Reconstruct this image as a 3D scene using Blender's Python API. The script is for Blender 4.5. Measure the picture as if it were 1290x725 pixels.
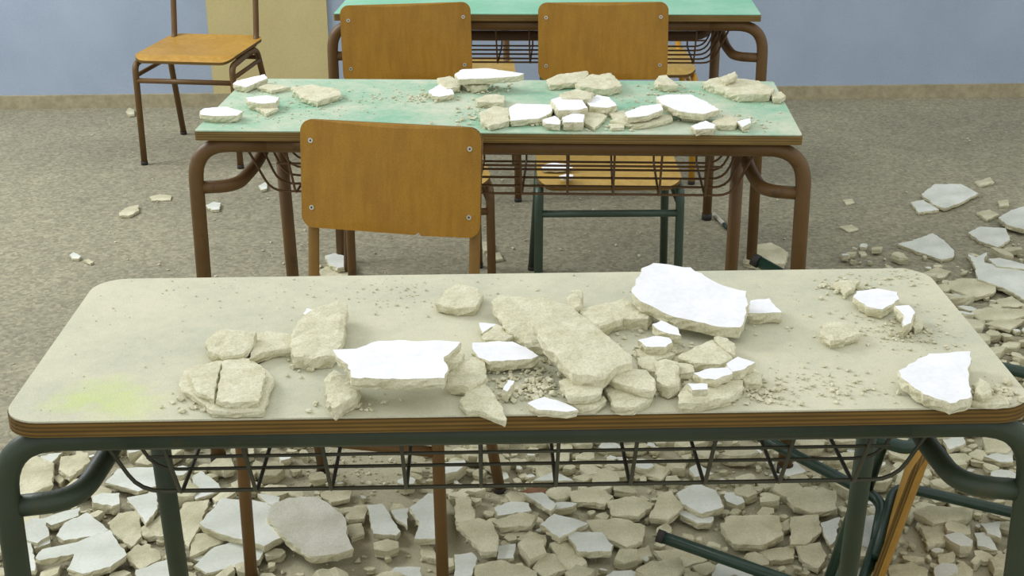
import bpy, bmesh, math, random
from mathutils import Vector, Matrix, noise
from mathutils.geometry import delaunay_2d_cdt

for o in list(bpy.data.objects):
    bpy.data.objects.remove(o, do_unlink=True)
scene = bpy.context.scene
COL = scene.collection
random.seed(11)

# ------------------------------------------------------------------ camera, light, exposure
CAM_H, PITCH, ROLL, F_PX = 1.4742, .3805, -.0066, 1738.0
cam_data = bpy.data.cameras.new('camera')
cam_data.sensor_fit = 'HORIZONTAL'
cam_data.sensor_width = 36.0
cam_data.lens = F_PX / 1290 * 36.0
cam_data.clip_start = .05
cam = bpy.data.objects.new('camera', cam_data)
COL.objects.link(cam)
cam.matrix_world = (Matrix.Translation((0, 0, CAM_H)) @ Matrix.Rotation(math.pi / 2 - PITCH, 4, 'X')
                    @ Matrix.Rotation(ROLL, 4, 'Z'))
scene.camera = cam

world = bpy.data.worlds.new('world')
scene.world = world
world.use_nodes = True
bg = world.node_tree.nodes['Background']
bg.inputs[0].default_value = (.965, .99, .97, 1)
bg.inputs[1].default_value = .95

def area(name, loc, target, sx, sy, power, color):
    l = bpy.data.lights.new(name, 'AREA')
    l.shape = 'RECTANGLE'; l.size = sx; l.size_y = sy; l.energy = power; l.color = color
    o = bpy.data.objects.new(name, l)
    COL.objects.link(o)
    o.location = loc
    o.rotation_euler = (Vector(target) - Vector(loc)).to_track_quat('-Z', 'Y').to_euler()
    return o

area('window_daylight', (-3.6, 4.3, 2.9), (0, 2.4, .5), 2.0, 1.4, 130, (.95, .98, 1.0))

scene.view_settings.view_transform = 'Standard'
scene.view_settings.look = 'None'
scene.view_settings.gamma = 1
scene.view_settings.use_curve_mapping = False
scene.view_settings.exposure = 0.08

# ------------------------------------------------------------------ materials
def srgb(r, g, b):
    f = lambda c: (c / 255 / 12.92) if c <= 10 else ((c / 255 + .055) / 1.055) ** 2.4
    return (f(r), f(g), f(b), 1)

class NT:
    def __init__(s, name, rough=.8, spec=.3, metal=0):
        s.m = bpy.data.materials.new(name); s.m.use_nodes = True
        s.t = s.m.node_tree; s.b = s.t.nodes['Principled BSDF']
        s.b.inputs['Roughness'].default_value = rough
        s.b.inputs['Specular IOR Level'].default_value = spec
        s.b.inputs['Metallic'].default_value = metal
        s.co = s.t.nodes.new('ShaderNodeTexCoord').outputs['Object']
    def n(s, kind, **kw):
        nd = s.t.nodes.new(kind)
        for k, v in kw.items():
            if k in ('ins',):
                for i, val in v.items(): nd.inputs[i].default_value = val
            else: setattr(nd, k, v)
        return nd
    def link(s, a, b): s.t.links.new(a, b)
    def noise(s, scale, detail=4, rough=.6, co=None):
        nd = s.n('ShaderNodeTexNoise', ins={'Scale': scale, 'Detail': detail, 'Roughness': rough})
        s.link(co or s.co, nd.inputs['Vector'])
        return nd.outputs['Fac']
    def ramp(s, fac, stops):
        nd = s.n('ShaderNodeValToRGB')
        e = nd.color_ramp.elements
        while len(e) < len(stops): e.new(.5)
        for i, (p, c) in enumerate(stops):
            e[i].position = p; e[i].color = c if len(c) == 4 else (*c, 1)
        s.link(fac, nd.inputs[0])
        return nd.outputs[0]
    def mix(s, fac, a, b, mode='MIX'):
        nd = s.n('ShaderNodeMix', data_type='RGBA', blend_type=mode)
        for sock, v in ((nd.inputs[0], fac), (nd.inputs[6], a), (nd.inputs[7], b)):
            if isinstance(v, (int, float)): sock.default_value = v
            elif isinstance(v, tuple): sock.default_value = v
            else: s.link(v, sock)
        return nd.outputs[2]
    def color(s, c):
        if isinstance(c, tuple): s.b.inputs['Base Color'].default_value = c
        else: s.link(c, s.b.inputs['Base Color'])
    def bump(s, fac, dist, strength=1):
        nd = s.n('ShaderNodeBump', ins={'Strength': strength, 'Distance': dist})
        s.link(fac, nd.inputs['Height']); s.link(nd.outputs[0], s.b.inputs['Normal'])
    def stretch(s, x, y, z):
        nd = s.n('ShaderNodeMapping'); nd.inputs['Scale'].default_value = (x, y, z)
        s.link(s.co, nd.inputs['Vector']); return nd.outputs[0]

def speck(name, c1, c2, scale=60, rough=.9, bump=.0015, fine=350, grain=.8):
    m = NT(name, rough, .15)
    a = m.ramp(m.noise(scale, 5), [(.35, c1), (.65, c2)])
    g = m.ramp(m.noise(fine, 2), [(.3, (grain, grain, grain)), (.6, (1, 1, 1))])
    m.color(m.mix(1.0, a, g, 'MULTIPLY'))
    if bump: m.bump(m.noise(fine * .5, 4, .7), bump)
    return m.m

def painted(name, c, rough=.45, chip=None):
    m = NT(name, rough, .4)
    f = m.noise(25, 5)
    a = m.mix(m.ramp(m.noise(9, 4), [(.35, (0, 0, 0)), (.75, (.5, .5, .5))]), c, tuple(min(1, v * 1.5 + .01) for v in c[:3]) + (1,))
    if chip: a = m.mix(m.ramp(f, [(.62, (0, 0, 0)), (.72, (.8, .8, .8))]), a, chip)
    m.color(a)
    m.bump(m.noise(160, 2), .0004)
    return m.m

def plywood(name, c1, c2, rough=.45):
    m = NT(name, rough, .35)
    v = m.stretch(30, 30, 3)
    a = m.ramp(m.noise(1.6, 6, .65, v), [(.3, c1), (.7, c2)])
    d = m.ramp(m.noise(7, 4), [(.3, (.86, .84, .8)), (.7, (1.06, 1.05, 1.02))])
    g = m.ramp(m.noise(420, 2), [(.3, (.8, .8, .78)), (.65, (1, 1, 1))])
    m.color(m.mix(1, m.mix(1, a, d, 'MULTIPLY'), g, 'MULTIPLY'))
    return m.m

def plyedge(name, c1=srgb(90, 69, 33), c2=srgb(124, 96, 47)):
    m = NT(name, .6, .25)
    sep = m.n('ShaderNodeSeparateXYZ'); m.link(m.co, sep.inputs[0])
    mul = m.n('ShaderNodeMath', operation='MULTIPLY', ins={1: 2 * math.pi / .0052}); m.link(sep.outputs[2], mul.inputs[0])
    sn = m.n('ShaderNodeMath', operation='SINE'); m.link(mul.outputs[0], sn.inputs[0])
    half = m.n('ShaderNodeMath', operation='MULTIPLY_ADD', ins={1: .5, 2: .5}); m.link(sn.outputs[0], half.inputs[0])
    a = m.ramp(half.outputs[0], [(.1, c1), (.85, c2)])
    v = m.stretch(4, 30, 60)
    d = m.ramp(m.noise(2, 5, .6, v), [(.3, (.7, .68, .66)), (.7, (1.1, 1.08, 1))])
    m.color(m.mix(1, a, d, 'MULTIPLY'))
    return m.m

def laminate(name, base, dust, lo, hi, stain=False):
    m = NT(name, .75, .25)
    f1 = m.noise(7, 7, .65)
    f2 = m.noise(90, 3, .7)
    ad = m.n('ShaderNodeMath', operation='MULTIPLY_ADD', ins={1: .35}); m.link(f2, ad.inputs[0]); m.link(f1, ad.inputs[2])
    k = m.ramp(ad.outputs[0], [(lo, (0, 0, 0)), (hi, (1, 1, 1))])
    col = m.mix(k, base, dust)
    if stain:                                             # yellow-green chalk smear near the left front corner
        for (px, py, rad) in ((-.50, .075, .055), (-.46, .035, .05), (-.53, .045, .03)):
            vd = m.n('ShaderNodeVectorMath', operation='DISTANCE'); vd.inputs[1].default_value = (px, py, .75)
            m.link(m.co, vd.inputs[0])
            s1 = m.n('ShaderNodeMath', operation='MULTIPLY_ADD', ins={1: .08}); m.link(m.noise(40, 4), s1.inputs[0]); m.link(vd.outputs['Value'], s1.inputs[2])
            kk = m.ramp(s1.outputs[0], [(rad * .5 + .03, (.42, .42, .42)), (rad + .045, (0, 0, 0))])
            col = m.mix(kk, col, srgb(200, 214, 130))
    g = m.ramp(m.noise(500, 2), [(.3, (.86, .86, .84)), (.6, (1, 1, 1))])
    m.color(m.mix(1, col, g, 'MULTIPLY'))
    m.bump(f2, .0006)
    return m.m

M = {}
BEIGE1, BEIGE2 = srgb(206, 201, 170), srgb(224, 220, 194)
M['beige'] = speck('plaster_beige', BEIGE1, BEIGE2, 45, .95, .0012)
M['beige_floor'] = speck('plaster_beige_dusty', srgb(182, 177, 146), srgb(216, 211, 182), 9, .95, .0012)
M['white'] = speck('plaster_white_paint', srgb(236, 236, 240), srgb(246, 246, 250), 30, .7, .0002, 180, .95)
M['white_floor'] = speck('plaster_white_paint_dusty', srgb(196, 199, 187), srgb(220, 222, 213), 9, .8, .0003, 180, .92)
M['grey'] = speck('plaster_grey_with_shade', srgb(186, 184, 166), srgb(208, 206, 192), 14, .9, .0006)  # grey-beige plaster, tilted slab's shade put into the colour; pen barrel reuses it
M['crumb'] = speck('plaster_crumb', srgb(204, 199, 170), srgb(226, 221, 196), 60, .95, 0)
M['stone'] = speck('dark_stone', srgb(66, 72, 66), srgb(90, 94, 88), 50)
M['red'] = speck('reddish_shard', srgb(118, 84, 62), srgb(138, 104, 80), 50)
M['lam1'] = laminate('laminate_under_dust', srgb(186, 187, 167), srgb(212, 208, 183), .42, .8, True)
M['lam2'] = laminate('laminate_green_dusty', srgb(138, 186, 158), srgb(204, 208, 186), .5, .84)
M['lam3'] = laminate('laminate_green', srgb(136, 192, 164), srgb(164, 206, 182), .6, .95)
M['edge'] = plyedge('plywood_edge')
M['edge_pale'] = plyedge('plywood_edge_pale', srgb(108, 88, 50), srgb(138, 114, 66))
M['ply'] = plywood('plywood_varnished', srgb(160, 116, 34), srgb(178, 134, 46))
M['ply_seat'] = plywood('plywood_seat', srgb(178, 144, 70), srgb(200, 168, 96))
M['ply_wall'] = plywood('plywood_seat_orange', srgb(176, 132, 52), srgb(196, 154, 74))
M['brown'] = painted('brown_paint', srgb(94, 68, 34), .5, srgb(74, 54, 30))
M['brown_dark'] = painted('brown_paint_dark', srgb(84, 62, 44), .55)
M['ochre_leg'] = painted('ochre_brown_paint', srgb(96, 68, 30), .5)
M['ochre_post'] = painted('ochre_post_paint', srgb(122, 92, 38), .5)
M['green_dark'] = painted('dark_green_grey_paint', srgb(47, 58, 42), .5, srgb(66, 66, 42))
M['green'] = painted('dark_green_paint', srgb(32, 54, 42), .3)
M['green_chair'] = painted('green_grey_paint', srgb(54, 70, 58), .4)
M['ochre'] = painted('yellow_ochre_paint', srgb(190, 140, 40), .45)
M['wire'] = painted('wire_dark', srgb(62, 62, 48), .5)
M['wire_brown'] = painted('wire_brown', srgb(92, 66, 38), .5)
M['rubber'] = painted('black_rubber', srgb(44, 40, 36), .7)
M['screw'] = NT('screw_steel', .35, .5, .8).m
M['screw'].node_tree.nodes['Principled BSDF'].inputs['Base Color'].default_value = srgb(200, 198, 190)
M['screw_dark'] = painted('screw_recess', srgb(60, 48, 36), .6)
M['blue'] = speck('wall_blue_paint', srgb(158, 172, 192), srgb(167, 180, 200), 3, .85, .0003, 140, .92)
M['yellow'] = speck('wall_yellow_paint', srgb(196, 182, 132), srgb(204, 190, 140), 3, .85, .0003, 140, .92)

def terrazzo(name, d=1.0):
    m = NT(name, .85, .2)
    dust = m.ramp(m.noise(1.6, 7, .62), [(.3, srgb(143, 139, 119)), (.7, srgb(162, 157, 134))])
    vo = m.n('ShaderNodeTexVoronoi', ins={'Scale': 95.0}); m.link(m.co, vo.inputs['Vector'])
    hsv = m.n('ShaderNodeSeparateColor'); m.link(vo.outputs['Color'], hsv.inputs[0])
    chips = m.ramp(hsv.outputs[0], [(.0, (.62, .6, .58)), (.35, (.84, .82, .8)), (.7, (1.0, .99, .98)), (1.0, (1.25, 1.22, 1.15))])
    col = m.mix(.75, dust, chips, 'MULTIPLY')
    pat = m.ramp(m.noise(5.5, 6, .7), [(.58, (0, 0, 0)), (.85, (.45, .45, .45))])
    col = m.mix(pat, col, srgb(190, 184, 158))
    vd = m.n('ShaderNodeVectorMath', operation='DISTANCE'); vd.inputs[1].default_value = (.45, 2.1, 0)
    m.link(m.co, vd.inputs[0])
    wob = m.n('ShaderNodeMath', operation='MULTIPLY_ADD', ins={1: .7}); m.link(m.noise(3, 5), wob.inputs[0]); m.link(vd.outputs['Value'], wob.inputs[2])
    mr = m.n('ShaderNodeMapRange', ins={1: 1.15, 2: 2.0, 3: .7, 4: 0.0}); m.link(wob.outputs[0], mr.inputs[0])
    col = m.mix(mr.outputs[0], col, srgb(190, 184, 156))
    g = m.ramp(m.noise(330, 3), [(.3, (.76, .76, .76)), (.65, (1.04, 1.04, 1.04))])
    m.color(m.mix(1, col, g, 'MULTIPLY'))
    m.bump(m.noise(120, 3), .001)
    return m.m
M['floor'] = terrazzo('terrazzo_dusty')
M['skirt'] = speck('terrazzo_skirting', srgb(158, 148, 120), srgb(178, 168, 140), 30, .8, .0006)

# ------------------------------------------------------------------ helpers
def link(name, bm, mats, parent=None, smooth=False):
    me = bpy.data.meshes.new(name)
    bm.normal_update()
    bm.to_mesh(me); bm.free()
    for m in (mats if isinstance(mats, (list, tuple)) else [mats]): me.materials.append(m)
    if smooth:
        for p in me.polygons: p.use_smooth = True
    o = bpy.data.objects.new(name, me)
    COL.objects.link(o)
    if parent: o.parent = parent
    return o

def thing(name, label, cat, loc=(0, 0, 0), rz=0, group=None):
    o = bpy.data.objects.new(name, None); COL.objects.link(o)
    o.empty_display_size = .1
    o.location = loc; o.rotation_euler = (0, 0, rz)
    o['label'] = label; o['category'] = cat
    if group: o['group'] = group
    return o

def tag(o, label, cat, group=None):
    o['label'] = label; o['category'] = cat
    if group: o['group'] = group
    return o

def fillet(pts, r, n=6):
    pts = [Vector(p) for p in pts]
    out = [pts[0]]
    for i in range(1, len(pts) - 1):
        a, b, c = pts[i - 1], pts[i], pts[i + 1]
        rr = r[i - 1] if isinstance(r, (list, tuple)) else r
        u = (a - b); v = (c - b)
        d = min(rr, u.length * .49, v.length * .49)
        p0, p1 = b + u.normalized() * d, b + v.normalized() * d
        for k in range(n + 1):
            t = k / n
            out.append((1 - t) ** 2 * p0 + 2 * t * (1 - t) * b + t * t * p1)
    out.append(pts[-1])
    return out

def tube_bm(pts, rad, segs=12, bm=None, hollow=False):
    bm = bm or bmesh.new()
    pts = [Vector(p) for p in pts]
    rings = []
    t = (pts[1] - pts[0]).normalized()
    up = Vector((0, 0, 1)) if abs(t.z) < .9 else Vector((1, 0, 0))
    nrm = (up - t * up.dot(t)).normalized()
    for i, p in enumerate(pts):
        if i == 0: d = pts[1] - pts[0]
        elif i == len(pts) - 1: d = pts[-1] - pts[-2]
        else: d = (pts[i + 1] - pts[i]).normalized() + (pts[i] - pts[i - 1]).normalized()
        d.normalize()
        nrm = (nrm - d * nrm.dot(d)).normalized()
        b = d.cross(nrm)
        rings.append([bm.verts.new(p + rad * (math.cos(2 * math.pi * k / segs) * nrm + math.sin(2 * math.pi * k / segs) * b)) for k in range(segs)])
    for a, b in zip(rings, rings[1:]):
        for k in range(segs):
            bm.faces.new((a[k], a[(k + 1) % segs], b[(k + 1) % segs], b[k]))
    bm.faces.new(list(reversed(rings[0]))); bm.faces.new(rings[-1])
    return bm

def tube(name, pts, rad, mat, parent, segs=12):
    return link(name, tube_bm(pts, rad, segs), mat, parent, True)

def rrect(w, d, r, n=6, cx=0, cy=0):
    pts = []
    for sx, sy, a0 in ((1, 1, 0), (-1, 1, 90), (-1, -1, 180), (1, -1, 270)):
        for k in range(n + 1):
            a = math.radians(a0 + 90 * k / n)
            pts.append((cx + sx * (w / 2 - r) + r * math.cos(a), cy + sy * (d / 2 - r) + r * math.sin(a)))
    return pts

def cdt_fill(outline, step):
    """triangulate a closed outline with interior grid points"""
    n = len(outline)
    xs = [p[0] for p in outline]; ys = [p[1] for p in outline]
    vs = [Vector(p) for p in outline]
    x = min(xs) + step * .7
    while x < max(xs):
        y = min(ys) + step * .7
        while y < max(ys):
            q = (x + random.uniform(-.2, .2) * step, y + random.uniform(-.2, .2) * step)
            if inside(q, outline) and min((q[0] - a) ** 2 + (q[1] - b) ** 2 for a, b in outline) > (.45 * step) ** 2:
                vs.append(Vector(q))
            y += step
        x += step
    v, e, f, ov, oe, of = delaunay_2d_cdt(vs, [(i, (i + 1) % n) for i in range(n)], [], 1, 1e-7)
    # index of each outline vertex in the result
    back = {}
    for i, o in enumerate(ov):
        for k in o: back[k] = i
    return v, f, [back[i] for i in range(n)]

def inside(q, poly):
    x, y = q; c = False; n = len(poly)
    for i in range(n):
        x1, y1 = poly[i]; x2, y2 = poly[i - 1]
        if (y1 > y) != (y2 > y) and x < (x2 - x1) * (y - y1) / (y2 - y1) + x1: c = not c
    return c

def plate(name, outline, t, fn, mats, parent, step=.03, nrm=(0, 0, 1), smooth=False):
    """sheet of thickness t: fn maps (u, v) to its middle; material 0 on the top, 1 on edge, 2 (or 0) below"""
    v, f, ol = cdt_fill(outline, step)
    bm = bmesh.new()
    N = Vector(nrm)
    top = [bm.verts.new(Vector(fn(p.x, p.y)) + N * t / 2) for p in v]
    bot = [bm.verts.new(Vector(fn(p.x, p.y)) - N * t / 2) for p in v]
    for q in f:
        bm.faces.new([top[i] for i in q]).material_index = 0
        bm.faces.new([bot[i] for i in reversed(q)]).material_index = 2 if len(mats) > 2 else 0
    n = len(ol)
    for i in range(n):
        a, b = ol[i], ol[(i + 1) % n]
        bm.faces.new((top[b], top[a], bot[a], bot[b])).material_index = 1
    bmesh.ops.recalc_face_normals(bm, faces=bm.faces)
    return link(name, bm, mats, parent, smooth)

def box_bm(x0, x1, y0, y1, z0, z1):
    bm = bmesh.new()
    bmesh.ops.create_cube(bm, size=1)
    for v in bm.verts:
        v.co = Vector((x0 if v.co.x < 0 else x1, y0 if v.co.y < 0 else y1, z0 if v.co.z < 0 else z1))
    return bm

# ------------------------------------------------------------------ the setting
def struct(name, bm, mat, parent=None):
    o = link(name, bm, mat, parent)
    if not parent: o['kind'] = 'structure'
    return o

WY, WYAW = 5.853, .0235
struct('floor', box_bm(-6.5, 6.5, -2.5, 6.15, -.12, 0), M['floor'])
wall = struct('wall_back', box_bm(-6.5, 6.5, 0, .14, 0, 2.9), M['blue'])
wall.location = (0, WY, 0); wall.rotation_euler.z = WYAW
pil = link('pilaster', box_bm(-1.275, -.772, -.012, .004, .05, 2.9), M['yellow'], wall)
base = struct('baseboard_back', box_bm(-6.5, 6.5, -.014, -.0005, 0, .057), M['skirt'])
base.location = (0, WY, 0); base.rotation_euler.z = WYAW

# ------------------------------------------------------------------ desks
def desk(loc, rz, label, frame, wire, lam, corner, group, edge, shift=0):
    h = .75
    d = thing('school_desk', label, 'desk', (*loc, 0), rz, group)
    oc = rrect(1.2, .45, corner, 7, 0, .225)
    top = plate('tabletop', oc, .018, lambda x, y: (x, y, h - .0112), [edge, edge], d, .15)
    oc2 = rrect(1.198, .448, corner, 7, 0, .225)
    plate('laminate_sheet', oc2, .0022, lambda x, y: (x, y, h - .0011), [lam, lam], top, .15)
    zr, R = h - .0365, .0155
    # near frame: rail and the two bent outer legs
    tube('front_rail', [(-.46, .03, zr), (.46, .03, zr)], R, frame, d)
    for s in (-1, 1):
        leg = tube('leg', fillet([(s * .46, .03, zr), (s * .612, .03, zr), (s * .615, .005, 0.012)], .115, 9), R, frame, d)
        tube('foot_cap', [(s * .615, .005, .022), (s * .615, .005, .0)], R + .002, M['rubber'], leg)
        leg = tube('leg', [(shift + s * .510, .33, zr), (shift + s * .519, .43, .012)], .0148, frame, d)
        tube('foot_cap', [(shift + s * .519, .43, .022), (shift + s * .519, .4303, .0)], .0165, M['rubber'], leg)
        tube('brace', fillet([(s * .6125, .03, h - .128), (s * .535, .045, h - .128), (s * .518, .18, h - .118), (s * .513, .36, h - .055)], .09, 8), .0135, frame, d)
    tube('rear_rail', [(-.52, .36, zr), (.52, .36, zr)], R, frame, d)
    tube('cross_bar', fillet([(-.505, .335, zr - .02), (-.478, .31, zr - .085), (.478, .31, zr - .085), (.505, .335, zr - .02)], .03, 4), .0135, M['brown_dark'] if frame is M['brown'] else frame, d)
    # wire basket
    bk = tube('basket_wire', fillet([(-.535, .10, zr), (-.482, .125, zr - .128), (.482, .125, zr - .128), (.535, .10, zr)], .03, 4), .0029, wire, d, 6)
    for y in (.185, .245, .305, .365):
        tube('basket_wire', fillet([(-.53, y, zr), (-.478, y, zr - .13), (.478, y, zr - .13), (.53, y, zr)], .03, 4), .0027, wire, d, 6)
    tube('basket_wire', [(-.455, .075, zr - .052), (.455, .075, zr - .052)], .0025, wire, d, 6)
    for k in range(10):
        x = -.43 + k * .0953
        tube('basket_wire', fillet([(x, .045, zr - .005), (x, .122, zr - .131), (x, .37, zr - .131), (x, .39, zr - .005)], .012, 3), .0027, wire, d, 6)
    return d

DESKS = {'desk1': ((.0101, 1.4184), .019), 'desk2': ((-.0313, 2.6314), -.0527)}
desk(*DESKS['desk1'], 'front school desk with dark green-grey frame and beige dusty top heaped with plaster', M['green_dark'], M['wire'], M['lam1'], .045, 'double school desks', M['edge'])
desk(*DESKS['desk2'], 'middle school desk with brown frame and dusty green top covered in plaster pieces', M['brown'], M['wire_brown'], M['lam2'], .006, 'double school desks', M['edge_pale'], .006)
desk((.10, 3.874), -.048, 'farthest school desk with brown frame and clean green top behind two ply backrests', M['brown'], M['wire_brown'], M['lam3'], .006, 'double school desks', M['edge_pale'])

# ------------------------------------------------------------------ chairs
def chair(label, loc, rz, frame, seatm, backm, matrix=None, notch=False, post=None, backz=(.588, .797)):
    c = thing('school_chair', label, 'chair', (*loc, 0), rz, 'plywood school chairs')
    post = post or frame
    r = .0115
    for s in (-1, 1):
        leg = tube('leg', fillet([(s * .186, -.178, .012), (s * .183, -.176, .378), (s * .178, .0, .384)], .03, 5), r, frame, c)
        tube('foot_cap', [(s * .186, -.178, .014), (s * .186, -.178, 0)], r + .0012, M['rubber'], leg)
        leg = tube('leg', fillet([(s * .178, .0, .384), (s * .176, .125, .378), (s * .195, .245, .012)], .035, 5), r, frame, c)
        tube('foot_cap', [(s * .195, .243, .014), (s * .1955, .247, 0)], r + .0012, M['rubber'], leg)
        tube('back_post', fillet([(s * .160, -.06, .391), (s * .163, .168, .391), (s * .163, .205, .62), (s * .163, .232, backz[1] - .03)], .045, 6), r * .95, post, c)
        tube('side_stretcher', [(s * .184, -.177, .335), (s * .181, .145, .335)], .008, frame, c)
    tube('front_stretcher', [(-.184, -.177, .318), (.184, -.177, .318)], .0095, frame, c)
    tube('rear_stretcher', [(-.179, .137, .345), (.179, .137, .345)], .0085, frame, c)
    def seat_map(x, y):
        z = .405 - .010 * (1 - (x / .19) ** 2) * max(0, 1 - ((y - .02) / .16) ** 2)
        if y < -.14: z -= 6.0 * (y + .14) ** 2
        if y > .13: z += 1.6 * (y - .13) ** 2
        return (x, y, z)
    plate('seat', rrect(.375, .385, .045, 6, 0, .002), .010, seat_map, [seatm, M['edge']], c, .022, smooth=False)
    z0, z1 = backz
    H = z1 - z0
    out = [(x, y) for x, y in rrect(.357, H, .024, 6)]
    if notch:
        i = max(range(len(out) - 1), key=lambda k: abs(out[k][0] - out[k + 1][0]) if out[k][1] < 0 and out[k + 1][1] < 0 else 0)
        out[i + 1:i + 1] = [(.052, -H / 2), (.058, -H / 2 + .006), (.064, -H / 2 - .001)]
    def back_map(x, y):
        t = (y + H / 2) / H
        return (x, .186 + .026 * t + .5 * (x * x) * .35 - .012, z0 + H * t)
    b = plate('backrest', out, .009, back_map, [backm, M['edge']], c, .03, nrm=(0, -1, .12))
    for sx in (-1, 1):
        for v in (-.31, .31):
            p = Vector(back_map(sx * .157, v * H)); n = Vector((0, -1, .12)).normalized()
            sb = tube_bm([p + n * .002, p + n * .0062], .0050, 10)
            k0 = len(sb.faces)
            tube_bm([p + n * .005, p + n * .0066], .0021, 8, sb)
            sb.faces.ensure_lookup_table()
            for q in sb.faces[k0:]: q.material_index = 1
            link('screw', sb, [M['screw'], M['screw_dark']], b)
    if matrix: c.matrix_world = matrix
    return c

chair('brown-framed ply chair standing by the blue wall at far left', (-1.155, 5.095), -.149, M['brown'], M['ply_wall'], M['ply'], backz=(.62, .83))
chair('nearest ply chair, its big orange backrest standing right behind the front desk', (-.272, 2.335), -.215, M['ochre_leg'], M['ply_seat'], M['ply'], notch=True, post=M['ochre_post'])
chair('brown-framed ply chair pushed to the left of the middle desk, backrest tilted', (-.26, 3.585), .13, M['brown'], M['ply_seat'], M['ply'])
chair('green-framed ply chair pushed to the right of the middle desk, flakes on its seat', (.255, 3.585), 0, M['green_chair'], M['ply_seat'], M['ply'])
chair('brown-framed ply chair behind the left half of the farthest desk, mostly hidden', (-.17, 4.65), .04, M['brown'], M['ply_seat'], M['ply'], backz=(.66, .87))
chair('yellow ochre framed chair behind the right half of the farthest desk', (.45, 4.84), 0, M['ochre'], M['ply_seat'], M['ply'], backz=(.66, .87))
rv = Vector((.4449, 1.7073, -.1454))
chair('toppled green-framed ply chair lying on its side under the right end of the front desk', (0, 0), 0, M['green'], M['ply'], M['ply'], backz=(.645, .85),
      matrix=Matrix.Translation((.3574, 2.3495, .2915)) @ Matrix.Rotation(rv.length, 4, rv.normalized()))

# pen on the floor
t = thing('marker_pen', 'pale pen with a dark cap on the floor behind the middle desk', 'pen', (.68, 4.24, .007), 0)
tube('barrel', [(-.013, .071, 0), (.006, -.03, 0)], .0065, M['grey'], t, 8)
tube('cap', [(.006, -.03, 0), (.0135, -.071, 0)], .0075, M['green'], t, 8)

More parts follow.
